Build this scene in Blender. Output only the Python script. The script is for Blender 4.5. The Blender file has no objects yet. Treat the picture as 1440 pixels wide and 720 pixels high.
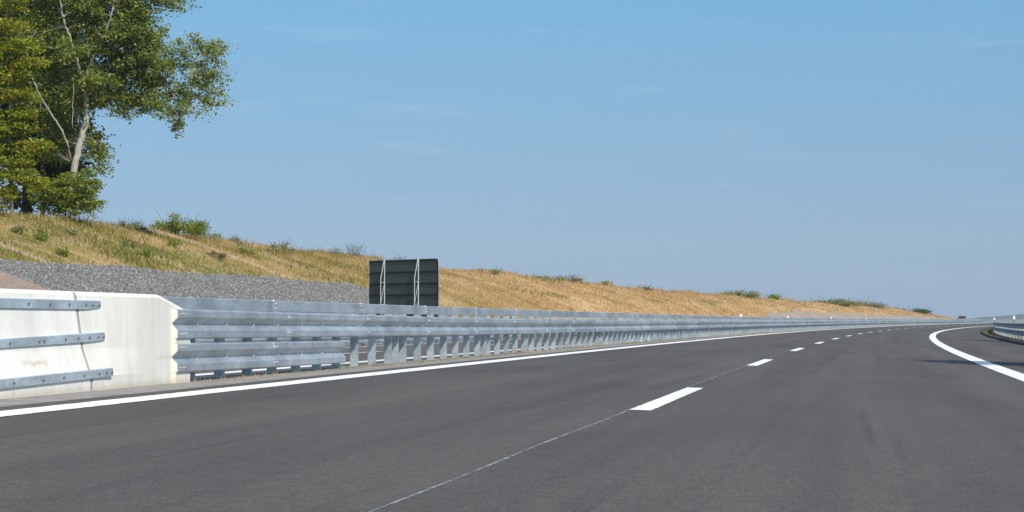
import bpy, math, random
import numpy as np
from mathutils import Matrix
rng = np.random.default_rng(7); random.seed(7)
sc = bpy.context.scene
col = sc.collection
R = math.radians

# ------------------------------------------------------------------ camera numbers and road alignment
F, YAW, PITCH, ROLL, CAMZ = 3532.45, .130669, math.atan((452.70 - 360) / 3532.45), .00122, .6553
K0, K1, BANK, VC = 2.775e-4, 1.5373e-7, .027804, 2.0588e-6
DC, DL, DR, S0 = 1.4346, 4.7201, -2.1756, 17.439
_s = np.arange(-80., 1700., .5)
_k = K0 + K1 * np.clip(_s, 0, 750)
_phi = np.concatenate([[0], np.cumsum((_k[1:] + _k[:-1]) * .25)])
_phi -= np.interp(0, _s, _phi)
_pm = (_phi[1:] + _phi[:-1]) / 2
_x = np.concatenate([[0], np.cumsum(np.sin(_pm) * .5)]); _x -= np.interp(0, _s, _x)
_y = np.concatenate([[0], np.cumsum(np.cos(_pm) * .5)]); _y -= np.interp(0, _s, _y)
def vgrade(s):
    s = np.clip(np.asarray(s, float), 0, 900)
    a = VC * np.minimum(s, 450) ** 2
    t = np.clip(s - 450, 0, 450); g = 2 * VC * 450
    return a + g * (t - t * t / 900)
def phi(s): return np.interp(s, _s, _phi)
def RW(s, d, z):
    """road coordinates (distance along, offset to the left, height) -> world points"""
    s, d, z = np.broadcast_arrays(np.asarray(s, float), np.asarray(d, float), np.asarray(z, float))
    p = phi(s)
    return np.stack([np.interp(s, _s, _x) - d * np.cos(p), np.interp(s, _s, _y) + d * np.sin(p), z + vgrade(s)], -1)
def RB(s, d, h):
    """same, with the height measured above the banked road plane"""
    return RW(s, d, np.asarray(h) + BANK * np.asarray(d))
def ray_pt(px, py, D):
    """a point D metres ahead, at a direction given in photo pixels (only used to read sizes off the photo)"""
    u, w = np.asarray(px, float) - 720, np.asarray(py, float) - 452.7
    xr, yr, z = u / F * D, D + 0 * u, -w / F * D
    c, n = math.cos(YAW), math.sin(YAW)
    return np.stack([xr * c - yr * n, xr * n + yr * c, z + CAMZ], -1)
def px_of(s, d):
    p = RW(s, d, 0.); c, n = math.cos(YAW), math.sin(YAW)
    return 720 + F * (p[..., 0] * c + p[..., 1] * n) / (-p[..., 0] * n + p[..., 1] * c)
def s_at(px, d):
    s = np.linspace(25, 620, 6000); x = px_of(s, np.full_like(s, d))
    return float(s[np.abs(x - px).argmin()])

# ------------------------------------------------------------------ helpers
def mk(name, V, Fc, mat=None, parent=None, smooth=False, uv=None, kind=None):
    V = np.asarray(V, float).reshape(-1, 3)
    if parent is not None:
        r = parent
        off = np.zeros(3)
        while r is not None:
            off += np.array(r.location); r = r.parent
        V = V - off
    me = bpy.data.meshes.new(name)
    if isinstance(Fc, np.ndarray):
        n, k = Fc.shape
        me.vertices.add(len(V)); me.vertices.foreach_set('co', V.astype(np.float32).ravel())
        me.loops.add(n * k); me.loops.foreach_set('vertex_index', Fc.astype(np.int32).ravel())
        me.polygons.add(n); me.polygons.foreach_set('loop_start', np.arange(0, n * k, k, dtype=np.int32))
        me.update(calc_edges=True)
    else:
        me.from_pydata([tuple(v) for v in V], [], [tuple(int(i) for i in f) for f in Fc])
    if uv is not None:
        l = me.uv_layers.new(name='UVMap')
        vi = np.empty(len(me.loops), np.int32); me.loops.foreach_get('vertex_index', vi)
        l.data.foreach_set('uv', np.asarray(uv, np.float32)[vi].ravel())
    if smooth:
        me.polygons.foreach_set('use_smooth', np.ones(len(me.polygons), bool))
    if mat: me.materials.append(mat)
    me.validate(); me.update()
    o = bpy.data.objects.new(name, me); col.objects.link(o)
    if parent is not None: o.parent = parent
    if kind: o['kind'] = kind
    return o
def tag(o, label, cat, group=None):
    o['label'] = label; o['category'] = cat
    if group: o['group'] = group
    return o
def thing(name, label, cat, loc, group=None, rz=0):
    o = bpy.data.objects.new(name, None); col.objects.link(o)
    o.empty_display_size = .1
    o.location = tuple(float(v) for v in loc); o.rotation_euler = (0, 0, rz)
    return tag(o, label, cat, group)
class MB:
    def __init__(s): s.V = []; s.F = []; s.n = 0
    def add(s, V, Fc):
        V = np.asarray(V, float).reshape(-1, 3); s.V.append(V)
        s.F += [tuple(int(i) + s.n for i in f) for f in Fc]; s.n += len(V)
    def box(s, a, b, M=None):
        (x0, y0, z0), (x1, y1, z1) = a, b
        V = np.array([(x0,y0,z0),(x1,y0,z0),(x1,y1,z0),(x0,y1,z0),(x0,y0,z1),(x1,y0,z1),(x1,y1,z1),(x0,y1,z1)], float)
        if M is not None: V = M(V)
        s.add(V, [(0,3,2,1),(4,5,6,7),(0,1,5,4),(1,2,6,5),(2,3,7,6),(3,0,4,7)])
    def tube(s, P, r, n=6, cap=True):
        P = np.asarray(P, float); m = len(P); r = np.broadcast_to(np.asarray(r, float), (m,))
        T = np.gradient(P, axis=0); T /= np.linalg.norm(T, axis=1)[:, None] + 1e-9
        ref = np.array([0, 0, 1.]) if abs(T[:, 2]).mean() < .8 else np.array([1., 0, 0])
        A = np.cross(T, ref); A /= np.linalg.norm(A, axis=1)[:, None] + 1e-9
        B = np.cross(T, A)
        a = np.linspace(0, 2 * np.pi, n, endpoint=False)
        V = P[:, None] + r[:, None, None] * (A[:, None] * np.cos(a)[None, :, None] + B[:, None] * np.sin(a)[None, :, None])
        Fc = [(i*n+j, i*n+(j+1)%n, (i+1)*n+(j+1)%n, (i+1)*n+j) for i in range(m-1) for j in range(n)]
        if cap: Fc += [tuple(range(n))[::-1], tuple((m-1)*n + j for j in range(n))]
        s.add(V.reshape(-1, 3), Fc)
    def build(s, name, mat, parent=None, smooth=False, kind=None):
        return mk(name, np.concatenate(s.V), s.F, mat, parent, smooth, kind=kind)
def grid_faces(m, n, closed=False):
    i = np.arange(m - 1)[:, None]; j = np.arange(n if closed else n - 1)[None, :]
    j2 = (j + 1) % n
    return np.stack([i*n + j, i*n + j2, (i+1)*n + j2, (i+1)*n + j], -1).reshape(-1, 4)
def sheet(name, s, ds, zf, mat, kind='structure', parent=None, smooth=True):
    """a surface over a grid of road coordinates; uv holds (along, across)"""
    S, D = np.meshgrid(s, ds, indexing='ij')
    V = RW(S, D, zf(S, D))
    return mk(name, V, grid_faces(len(s), len(ds))[:, ::-1], mat, parent, smooth,
              np.stack([S, D], -1).reshape(-1, 2), kind)
def ribbon(name, s, d0, d1, lift, mat, kind='structure', zf=None, jit=0.):
    s = np.asarray(s, float); d0 = np.broadcast_to(d0, s.shape) + jit * rng.normal(size=s.shape); d1 = np.broadcast_to(d1, s.shape) + jit * rng.normal(size=s.shape)
    zf = zf or (lambda a, b: BANK * b)
    V = np.stack([RW(s, d0, zf(s, d0) + lift), RW(s, d1, zf(s, d1) + lift)], 1)
    return mk(name, V, grid_faces(len(s), 2)[:, ::-1], mat, None, False,
              np.stack([np.stack([s, d0], -1), np.stack([s, d1], -1)], 1).reshape(-1, 2), kind)
def sweep(name, s, prof, mat, parent=None, closed=True, smooth=False):
    """prof: function s -> (n,2) list of (d, height above road plane)"""
    pr = np.array([prof(a) for a in s]); m, n, _ = pr.shape
    V = RB(np.asarray(s)[:, None], pr[..., 0], pr[..., 1])
    Fc = [tuple(f) for f in grid_faces(m, n, closed)]
    if closed: Fc += [tuple(range(n)), tuple((m-1)*n + j for j in range(n))[::-1]]
    u = np.concatenate([[0], np.cumsum(np.hypot(*np.diff(pr[0], axis=0).T))])
    uv = np.stack([np.repeat(np.asarray(s)[:, None], n, 1), np.repeat(u[None], m, 0)], -1).reshape(-1, 2)
    return mk(name, V.reshape(-1, 3), Fc, mat, parent, smooth, uv)

# ------------------------------------------------------------------ materials
class NT:
    def __init__(s, name):
        s.m = bpy.data.materials.new(name); s.m.use_nodes = True
        s.t = s.m.node_tree; s.t.nodes.clear()
        s.out = s.N('ShaderNodeOutputMaterial')
    def N(s, typ, **kw):
        n = s.t.nodes.new(typ)
        for k, v in kw.items():
            if hasattr(n, k): setattr(n, k, v)
        return n
    def L(s, a, b): s.t.links.new(a, b)
    def val(s, sock, v):
        if hasattr(v, 'is_output'): s.L(v, sock)
        else: sock.default_value = v
    def noise(s, vec, scale, detail=3, rough=.55, dim='3D'):
        n = s.N('ShaderNodeTexNoise'); n.inputs['Scale'].default_value = scale
        n.inputs['Detail'].default_value = detail; n.inputs['Roughness'].default_value = rough
        s.L(vec, n.inputs['Vector']); return n.outputs['Fac']
    def ramp(s, fac, stops, interp='LINEAR'):
        n = s.N('ShaderNodeValToRGB'); n.color_ramp.interpolation = interp
        el = n.color_ramp.elements
        while len(el) > 1: el.remove(el[-1])
        for i, (p, c) in enumerate(stops):
            e = el[0] if i == 0 else el.new(p)
            e.position = p; c = (c, c, c) if not isinstance(c, tuple) else c
            e.color = (*c, 1)
        s.L(fac, n.inputs[0]); return n.outputs['Color']
    def mix(s, a, b, fac, mode='MIX'):
        n = s.N('ShaderNodeMix'); n.data_type = 'RGBA'; n.blend_type = mode
        s.val(n.inputs[0], fac)
        for k, v in ((6, a), (7, b)):
            if isinstance(v, tuple): n.inputs[k].default_value = (*v, 1)
            else: s.L(v, n.inputs[k])
        return n.outputs[2]
    def math(s, op, a, b=0., c=0.):
        n = s.N('ShaderNodeMath'); n.operation = op
        s.val(n.inputs[0], a); s.val(n.inputs[1], b)
        if len(n.inputs) > 2: s.val(n.inputs[2], c)
        return n.outputs[0]
    def pos(s): return s.N('ShaderNodeNewGeometry').outputs['Position']
    def rnd(s): return s.N('ShaderNodeNewGeometry').outputs['Random Per Island']
    def uv(s): return s.N('ShaderNodeTexCoord').outputs['UV']
    def map(s, vec, scale=(1, 1, 1), loc=(0, 0, 0)):
        n = s.N('ShaderNodeMapping'); n.inputs['Scale'].default_value = scale; n.inputs['Location'].default_value = loc
        s.L(vec, n.inputs['Vector']); return n.outputs[0]
    def sep(s, vec):
        n = s.N('ShaderNodeSeparateXYZ'); s.L(vec, n.inputs[0]); return n.outputs
    def bump(s, h, strength, dist):
        n = s.N('ShaderNodeBump'); n.inputs['Strength'].default_value = strength; n.inputs['Distance'].default_value = dist
        s.L(h, n.inputs['Height']); return n.outputs[0]
    def pbr(s, colr, rough=.7, metal=0., normal=None, spec=.5):
        n = s.N('ShaderNodeBsdfPrincipled')
        if isinstance(colr, tuple): n.inputs['Base Color'].default_value = (*colr, 1)
        else: s.L(colr, n.inputs['Base Color'])
        s.val(n.inputs['Roughness'], rough); s.val(n.inputs['Metallic'], metal)
        n.inputs['Specular IOR Level'].default_value = spec
        if normal: s.L(normal, n.inputs['Normal'])
        return n.outputs[0]
    def done(s, shader):
        s.L(shader, s.out.inputs['Surface']); return s.m

def m_asphalt(name, base, fine=1.0):
    t = NT(name); p = t.pos(); uv = t.uv()
    grain = t.ramp(t.noise(p, 105, 2, .7), [(.30, .50), (.5, 1.), (.70, 1.6)])
    grit = t.ramp(t.noise(p, 11, 3, .65), [(.34, .90), (.66, 1.1)])
    streak = t.ramp(t.noise(t.map(uv, (.035, 1.7, 1)), 1, 4, .6), [(.3, .80), (.5, 1.), (.7, 1.14)])
    patch = t.ramp(t.noise(t.map(uv, (.12, .55, 1), (3, 9, 0)), 1, 4, .6), [(.28, .82), (.55, 1.04), (.75, 1.15)])
    skid = t.ramp(t.noise(t.map(uv, (.10, 5., 1), (11, 2, 0)), 1, 3, .6), [(.60, 1.), (.72, .80)])
    trk = t.ramp(t.math('ADD', t.math('SINE', t.math('MULTIPLY', t.math('ADD', t.sep(uv)[1], .35), 3.59)), t.math('MULTIPLY', t.noise(t.map(uv, (.06, .8, 1), (4, 4, 4)), 1, 3), 1.2)), [(.0, 1.), (.95, .985), (1., 1.06)])
    fine = t.ramp(t.noise(t.map(uv, (5., 66., 1)), 1, 3, .7), [(.3, .86), (.5, 1.), (.7, 1.15)])
    c = t.mix(t.mix(grain, grit, 1., 'MULTIPLY'), fine, 1., 'MULTIPLY')
    for x in (streak, patch, skid, trk): c = t.mix(c, x, 1., 'MULTIPLY')
    c = t.mix(base, c, 1., 'MULTIPLY')
    h = t.noise(p, 110, 2, .7)
    return t.done(t.pbr(c, .88, 0, t.bump(h, .5, .004), .3))
def m_paint():
    t = NT('road_paint'); p = t.pos(); uv = t.uv()
    w = t.ramp(t.noise(p, 38, 4, .75), [(.26, .55), (.44, 1.)])
    d = t.ramp(t.noise(t.map(uv, (.3, 5, 1)), 1, 4, .65), [(.28, .78), (.6, 1.)])
    c = t.mix(t.mix(w, d, 1., 'MULTIPLY'), (.82, .81, .78), 1., 'MULTIPLY')
    return t.done(t.pbr(c, .65, 0, t.bump(t.noise(p, 90), .3, .003)))
def m_seam():
    t = NT('seam_filler'); p = t.pos()
    c = t.ramp(t.noise(p, 8, 4, .7), [(.36, (.07, .07, .068)), (.52, (.22, .22, .21)), (.7, (.42, .42, .40))])
    return t.done(t.pbr(c, .8))
def m_galv(name, base=(.445, .485, .51), metal=.58, rough=.38, seg=4.):
    t = NT(name); p = t.pos(); uv = t.uv()
    x = t.sep(uv)[0]
    wn = t.N('ShaderNodeTexWhiteNoise'); wn.noise_dimensions = '1D'
    t.L(t.math('FLOOR', t.math('DIVIDE', x, seg)), wn.inputs['W'])
    segv = t.ramp(wn.outputs['Value'], [(0, .80), (1, 1.12)])
    spang = t.ramp(t.noise(p, 38, 2, .6), [(.3, .84), (.7, 1.12)])
    bl = t.ramp(t.noise(t.map(p, (1.3, 1.3, 4)), 1, 5, .65), [(.30, .70), (.5, 1.), (.68, 1.25)])
    white = t.ramp(t.noise(t.map(p, (2.2, 2.2, 5), (4, 2, 7)), 1, 5, .7), [(.60, 0.), (.72, .55)])
    c = t.mix(segv, spang, 1., 'MULTIPLY'); c = t.mix(c, bl, 1., 'MULTIPLY')
    c = t.mix(base, c, 1., 'MULTIPLY'); c = t.mix(c, (.66, .70, .74), white)
    rg = t.ramp(t.noise(p, 12, 4, .6), [(.3, rough - .10), (.7, rough + .14)])
    return t.done(t.pbr(c, rg, metal, t.bump(t.noise(p, 30, 3), .10, .004)))
def m_concrete(name, base):
    t = NT(name); p = t.pos(); uv = t.sep(p)
    big = t.ramp(t.noise(p, 1.6, 5, .6), [(.3, .90), (.7, 1.06)])
    run = t.ramp(t.noise(t.map(p, (9, 9, .8)), 1, 4, .6), [(.35, .945), (.62, 1.03)])
    pore = t.ramp(t.noise(p, 55, 2, .7), [(.24, .78), (.36, 1.)])
    c = t.mix(t.mix(big, run, 1., 'MULTIPLY'), pore, 1., 'MULTIPLY'); c = t.mix(base, c, 1., 'MULTIPLY')
    # brown splash dirt along the foot and one rusty streak on the shoulder of the profile
    zed = t.math('ADD', uv[2], t.math('MULTIPLY', t.noise(p, 7, 4, .7), .10))
    foot = t.ramp(zed, [(.212, .4), (.25, 0.)])
    c = t.mix(c, (.40, .29, .16), foot)
    band = t.math('MULTIPLY', t.ramp(zed, [(.395, 0.), (.415, 1.), (.425, 1.), (.45, 0.)]),
                  t.ramp(t.noise(t.map(p, (1.4, 1.4, 1), (1.5, 3, 0)), 1, 3, .7), [(.52, 0.), (.66, .55)]))
    c = t.mix(c, (.42, .30, .19), band)
    return t.done(t.pbr(c, .85, 0, t.bump(t.noise(p, 40, 4, .7), .15, .006), .3))
def m_plain(name, colr, rough=.6, metal=0., var=.12, scale=6):
    t = NT(name); p = t.pos()
    v = t.ramp(t.noise(p, scale, 4, .6), [(.3, 1 - var), (.7, 1 + var)])
    return t.done(t.pbr(t.mix(colr, v, 1., 'MULTIPLY'), rough, metal))
def grass_cols(t, uv, p):
    """dry straw with olive drifts near the trees, bare pinkish patches and pale dead streaks"""
    x = t.sep(uv)
    n1 = t.noise(t.map(uv, (.10, .30, 1)), 1, 5, .62)
    n2 = t.noise(t.map(uv, (.35, .8, 1), (7, 3, 0)), 1, 5, .65)
    n3 = t.noise(t.map(uv, (.05, .5, 1), (2, 8, 0)), 1, 4, .6)
    straw = t.ramp(n1, [(.30, (.37, .235, .098)), (.48, (.46, .295, .128)), (.6, (.50, .335, .158)), (.72, (.56, .41, .22))])
    fade = t.math('MULTIPLY', t.math('SUBTRACT', 1., t.ramp(t.math('DIVIDE', x[0], 600.), [(.155, 0.), (.255, 1.)])), 1.)
    olive = t.ramp(n2, [(.3, (.10, .125, .022)), (.55, (.19, .19, .042)), (.72, (.31, .255, .078))])
    g1 = t.ramp(n1, [(.36, 1.), (.62, .25)])
    gm = t.math('MULTIPLY', g1, t.math('MULTIPLY', fade, 1.0))
    gm = t.math('MAXIMUM', gm, t.math('MULTIPLY', t.ramp(n3, [(.54, 0.), (.66, .75)]), .75))
    c = t.mix(straw, olive, gm)
    n4 = t.noise(t.map(t.map(uv, (1, .7, 1)), (.22, .9, 1), (5, 1, 0)), 1, 5, .62)
    bare = t.ramp(n4, [(.55, 0.), (.66, .85)])
    n5 = t.noise(t.map(uv, (.50, .055, 1), (9, 4, 0)), 1, 4, .65)
    n6 = t.noise(t.map(uv, (1.3, .13, 1), (1, 6, 0)), 1, 3, .6)
    c = t.mix(c, t.ramp(n5, [(.34, (.78, .76, .69)), (.5, (1., 1., 1.)), (.68, (1.16, 1.14, 1.16))]), 1., 'MULTIPLY')
    c = t.mix(c, t.ramp(n6, [(.32, (.91, .90, .88)), (.5, (1., 1., 1.)), (.68, (1.05, 1.04, 1.03))]), 1., 'MULTIPLY')
    gul = t.math('MULTIPLY', t.ramp(n5, [(.56, 0.), (.64, .8)]), t.math('ADD', .35, t.math('MULTIPLY', fade, .65)))
    c = t.mix(c, (.47, .345, .245), gul)
    return t.mix(c, (.43, .315, .205), bare)
def m_terrain():
    t = NT('slope_ground'); p = t.pos(); uv = t.uv()
    c = grass_cols(t, uv, p)
    v = t.ramp(t.noise(p, 3.2, 6, .75), [(.28, .66), (.7, 1.25)])
    c = t.mix(c, v, 1., 'MULTIPLY')
    return t.done(t.pbr(c, .95, 0, t.bump(t.noise(p, 6, 5, .7), .9, .12), .1))
def m_blades():
    t = NT('grass_blades'); p = t.pos(); uv = t.uv()
    c = grass_cols(t, uv, p)
    v = t.ramp(t.rnd(), [(0, (.86, .88, .84)), (.5, (1., 1., 1.)), (.85, (1.1, 1.08, 1.04)), (1, (1.35, 1.3, 1.22))])
    c = t.mix(c, v, 1., 'MULTIPLY')
    d = t.N('ShaderNodeBsdfDiffuse'); t.L(c, d.inputs[0])
    tr = t.N('ShaderNodeBsdfTranslucent'); t.L(c, tr.inputs[0])
    mx = t.N('ShaderNodeMixShader'); mx.inputs[0].default_value = .3
    t.L(d.outputs[0], mx.inputs[1]); t.L(tr.outputs[0], mx.inputs[2])
    return t.done(mx.outputs[0])
def m_leaf(name, stops, trans=.35):
    t = NT(name); p = t.pos()
    c = t.ramp(t.rnd(), stops)
    v = t.ramp(t.noise(p, .9, 3, .6), [(.3, .78), (.7, 1.2)])
    c = t.mix(c, v, 1., 'MULTIPLY')
    d = t.pbr(c, .55, 0, None, .35)
    tr = t.N('ShaderNodeBsdfTranslucent'); t.L(t.mix(c, (1.25, 1.35, .6), 1., 'MULTIPLY'), tr.inputs[0])
    mx = t.N('ShaderNodeMixShader'); mx.inputs[0].default_value = trans
    t.L(d, mx.inputs[1]); t.L(tr.outputs[0], mx.inputs[2])
    return t.done(mx.outputs[0])
def m_bark(name, a, b):
    t = NT(name); p = t.pos()
    c = t.ramp(t.noise(t.map(p, (14, 14, 3)), 1, 5, .7), [(.3, a), (.65, b)])
    return t.done(t.pbr(c, .9, 0, t.bump(t.noise(t.map(p, (30, 30, 6)), 1, 4), .5, .02), .2))
def m_stones():
    t = NT('crushed_stone')
    c = t.ramp(t.rnd(), [(0, (.085, .083, .078)), (.4, (.15, .147, .138)), (.85, (.21, .205, .193)), (.96, (.26, .255, .24)), (1, (.36, .345, .33))])
    return t.done(t.pbr(c, .85, 0, None, .3))
def m_gravel():
    t = NT('gravel_ground'); p = t.pos()
    v = t.N('ShaderNodeTexVoronoi'); v.inputs['Scale'].default_value = 9; t.L(p, v.inputs['Vector'])
    c = t.ramp(t.sep(v.outputs['Color'])[0], [(0, (.09, .088, .085)), (.5, (.16, .157, .15)), (1, (.25, .245, .235))])
    c = t.mix(c, t.ramp(t.noise(p, .5, 4), [(.3, .85), (.7, 1.12)]), 1., 'MULTIPLY')
    return t.done(t.pbr(c, .95, 0, t.bump(v.outputs['Distance'], .8, .05), .2))

M = dict(
    asphalt=m_asphalt('asphalt', (.0735, .0655, .0570)), asphalt2=m_asphalt('worn_asphalt', (.096, .088, .079)),
    paint=m_paint(), seam=m_seam(),
    galv=m_galv('galvanised_steel'), galv_post=m_galv('galvanised_posts', (.43, .47, .475), .55, .45, 1.),
    galv_shaded=m_galv('shaded_steel', (.26, .32, .335), .35, .55),  # right rail: shade on its road face is put into this darker base colour
    strap=m_galv('galvanised_strap', (.56, .62, .66), .6, .40, 2.),
    conc=m_concrete('white_concrete', (.69, .668, .612)), conc2=m_concrete('cream_concrete', (.66, .638, .575)),
    bolt=m_plain('bolt_steel', (.42, .44, .45), .55, .5), dbolt=m_plain('dark_bolt', (.13, .14, .15), .6, .4),
    strip=m_plain('dusty_strip', (.215, .20, .178), .95, 0, .26, 5),
    terrain=m_terrain(), blades=m_blades(), stones=m_stones(), gravel=m_gravel(),
    soil=m_plain('brown_soil', (.24, .175, .135), .97, 0, .38, 9),
    sign=m_plain('sign_back_paint', (.072, .094, .085), .55, 0, .08, 2), rail=m_plain('sign_rail_paint', (.012, .014, .015), .6),
    lattice=m_plain('pale_steel', (.46, .48, .48), .5, .3), white=m_plain('reflector_white', (.82, .82, .80), .4, 0, .03),
    black=m_plain('black_plastic', (.03, .03, .032), .6), kerb=m_plain('asphalt_kerb', (.035, .034, .033), .9, 0, .2, 8),
    verge=m_plain('verge_grass', (.135, .125, .045), .95, 0, .35, 3), plain=m_plain('field', (.17, .15, .06), .97, 0, .25, .02),
    hill=m_plain('wooded_hill', (.035, .05, .03), .97, 0, .25, .01),
    poplar=m_leaf('poplar_leaves', [(0, (.085, .125, .020)), (.5, (.205, .245, .048)), (.85, (.30, .325, .09)), (1, (.42, .43, .22))], .5),
    silver=m_leaf('silvery_leaves', [(0, (.125, .160, .038)), (.5, (.27, .295, .12)), (1, (.44, .46, .24))], .5),
    dark=m_leaf('dark_leaves', [(0, (.025, .046, .009)), (.6, (.055, .088, .018)), (1, (.09, .125, .03))], .3),  # shade from the foliage in front is built into this dark leaf colour
    autumn=m_leaf('turning_leaves', [(0, (.125, .175, .012)), (.6, (.26, .305, .026)), (.83, (.35, .33, .035)), (.93, (.36, .21, .026)), (1, (.33, .14, .02))], .45),
    shrub=m_leaf('shrub_leaves', [(0, (.10, .14, .016)), (.6, (.21, .25, .032)), (1, (.33, .34, .08))], .45),
    sage=m_leaf('sage_leaves', [(0, (.12, .125, .035)), (.6, (.22, .215, .075)), (1, (.33, .31, .15))]),
    dry=m_leaf('dry_stalks', [(0, (.10, .085, .04)), (.6, (.19, .155, .075)), (1, (.30, .25, .14))]),
    bark=m_bark('pale_bark', (.20, .18, .14), (.46, .43, .36)), dbark=m_bark('dark_bark', (.03, .025, .02), (.085, .07, .055)),
)

# ------------------------------------------------------------------ terrain
CS = np.array([-80, 60, 78, 87, 99, 115, 140, 152, 169, 186, 202, 220, 242, 271, 294, 325, 361, 427, 493, 544, 587, 640, 1700.])
CZ = np.array([4.0, 4.15, 4.24, 4.29, 4.30, 4.20, 4.12, 4.03, 4.08, 4.0, 4.05, 3.87, 3.82, 3.85, 3.86, 3.80, 3.72, 3.40, 3.05, 2.05, 1.10, .5, .2]) - .10
def smooth_noise(s, d, seed=0):
    r = np.random.default_rng(seed); out = 0
    for i in range(9):
        f = .12 * 1.5 ** i; a = r.uniform(0, 6.28, 2); k = r.uniform(-1, 1)
        out = out + np.sin(s * f * (1 + .2 * k) + d * f * 1.3 * k + a[0]) / (1.45 ** i)
    return out / 3
OPP = lambda s, d: .120 - .0186 * (np.asarray(d) - 5.95) + 0 * np.asarray(s)
def tz(s, d):
    s = np.asarray(s, float); d = np.asarray(d, float); s, d = np.broadcast_arrays(s, d)
    zc = np.interp(s, CS, CZ)
    zm = np.interp(s, [0, 108, 200, 280, 306, 372, 440, 492, 540, 600], [2.26, 2.26, 2.3, 2.46, 2.5, 2.18, 2.06, 1.76, .9, .3])
    zt = -.27
    dk = [-2000, -400, -80, -30, -12, -7.5, -5.05, 5.48, 5.95, 14.9, 15.6]
    zk = [-12., -9, -5.5, -2.6, -1.1, -.27, -.16, .10, .085, -.085, -.12]
    z = np.interp(d, dk, zk)
    up = d > 15.6
    t1 = np.clip((d - 15.6) / 1.2, 0, 1); t2 = np.clip((d - 16.8) / 5.6, 0, 1); t3 = np.clip((d - 22.4) / 5.6, 0, 1)
    t3s = t3 * (1.18 - .18 * t3)
    zz = -.12 + (zt + .12) * t1 + (zm - zt) * t2 + (zc - zm) * np.minimum(t3s, 1)
    back = np.clip(d - 28, 0, None)
    zz = zz - .012 * back - np.clip(back - 40, 0, 300) * .02
    zz = zz + .16 * smooth_noise(s, d, 3) * np.clip((d - 22) / 4, 0, 1) * np.clip((60 - back) / 60, 0, 1)
    return np.where(up, np.maximum(zz, -12), z)
s_t = np.concatenate([np.arange(-60, 40, 4.), np.arange(40, 180, .8), np.arange(180, 420, 2.), np.arange(420, 700, 5.), np.arange(700, 1650, 25.)])
d_t = np.concatenate([[-1500, -700, -300, -120, -60, -30, -18, -12, -9, -7.5, -6.2, -5.05, 0, 5.0, 5.48, 5.95, 10, 14.9, 15.3, 15.6, 16.2],
                      np.arange(16.8, 30, .4), [30.5, 32, 34, 38, 45, 60, 90, 150, 260, 500, 1000, 1600]])
sheet('terrain', s_t, d_t, tz, M['terrain'])
a = np.linspace(0, 2 * np.pi, 97)[:-1]
rr = np.array([0.1, 200, 900, 2000, 3000, 4100.])
V = np.stack([rr[:, None] * np.cos(a), rr[:, None] * np.sin(a) + 300, np.full((6, 96), -14.)], -1)
mk('plain', V.reshape(-1, 3), grid_faces(6, 96, True), M['plain'], kind='structure')

# distant wooded ridge past the right end of the road
bx = np.linspace(-150, 1100, 260)
def ridge(x): return 3.5 + 8.5 * np.clip((x - 130) / 115, 0, 1) + 12 * np.clip((x - 245) / 500, 0, 1) + .9 * smooth_noise(x * .6, 0 * x, 5) + .5 * smooth_noise(x * 2.3, 0 * x, 6)
yy = 3300 + 80 * np.sin(bx / 200)
rows = []
for k, (dy, fz) in enumerate([(-160, -14), (-60, .35), (-20, .8), (0, 1.), (40, .85), (300, -14)]):
    z = np.full_like(bx, fz) if fz < 0 else ridge(bx) * fz
    rows.append(np.stack([bx, yy + dy, z], -1))
mk('distant_hill', np.stack(rows).reshape(-1, 3), grid_faces(6, 260), M['hill'], smooth=True, kind='structure')

# ------------------------------------------------------------------ carriageways and markings
s_r = np.concatenate([np.arange(-40, 120, 2.), np.arange(120, 400, 4.), np.arange(400, 1500, 10.)])
plane = lambda s, d: BANK * d
sheet('road', s_r, np.array([-5.02, -2, 0, 2, 4.6, 5.05]), plane, M['asphalt'])
sheet('median_strip', s_r, np.array([5.056, 5.3, 5.7, 5.963]), lambda s, d: np.interp(d, [5.056, 5.3, 5.7, 5.963], [BANK * 5.056 - .002, BANK * 5.3 - .002, BANK * 5.7 - .004, .119]) + 0 * s, M['strip'])
sheet('opposite_road', s_r, np.array([5.966, 9, 12, 14.85]), OPP, M['asphalt2'])
s_l = np.concatenate([np.arange(-30, 5, 1.), np.arange(5, 70, .08), np.arange(70, 900, 3.)])
ribbon('edge_line_marking', s_l, DL - .115, DL + .115, .004, M['paint'], jit=.0035)
ribbon('edge_line_marking', s_l, DR - .15, DR + .15, .004, M['paint'], jit=.0035)
ribbon('edge_line_marking', s_l, 6.46, 6.74, .004, M['paint'], zf=OPP)
ribbon('edge_line_marking', s_l, 13.0, 13.22, .004, M['paint'], zf=OPP)
for n in range(-2, 34):
    a0 = S0 + 18 * n
    ribbon('lane_dash', np.linspace(a0, a0 + 6, 90 if n < 3 else 7), DC - .075, DC + .075, .004, M['paint'], jit=.003)
for n in range(-2, 20):
    a0 = 25.5 + 18 * n
    ribbon('lane_dash', np.linspace(a0, a0 + 6, 5), 9.45, 9.6, .004, M['paint'], zf=OPP)
ss = np.arange(-20, 62, .035)
wv = .0045 + .003 * rng.random(len(ss)) + .002 * np.sin(ss * 3)
cd = DC + .083 + .004 * np.sin(ss * 1.1) + .003 * np.cumsum(rng.normal(0, .05, len(ss)))
ribbon('lane_seam', ss, cd - wv, cd + wv, .002, M['seam'])
# asphalt kerb and grass verge on the right
sweep('kerb', s_r, lambda s: [(-5.02, -.03), (-5.035, .10), (-5.17, .11), (-5.19, -.05)], M['kerb'])['kind'] = 'structure'
sheet('verge', s_r, np.array([-5.185, -5.6, -6.4, -7.4]), lambda s, d: np.interp(d, [-7.4, -6.4, -5.6, -5.185], [-.24, -.165, -.12, -.13]), M['verge'])

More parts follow.
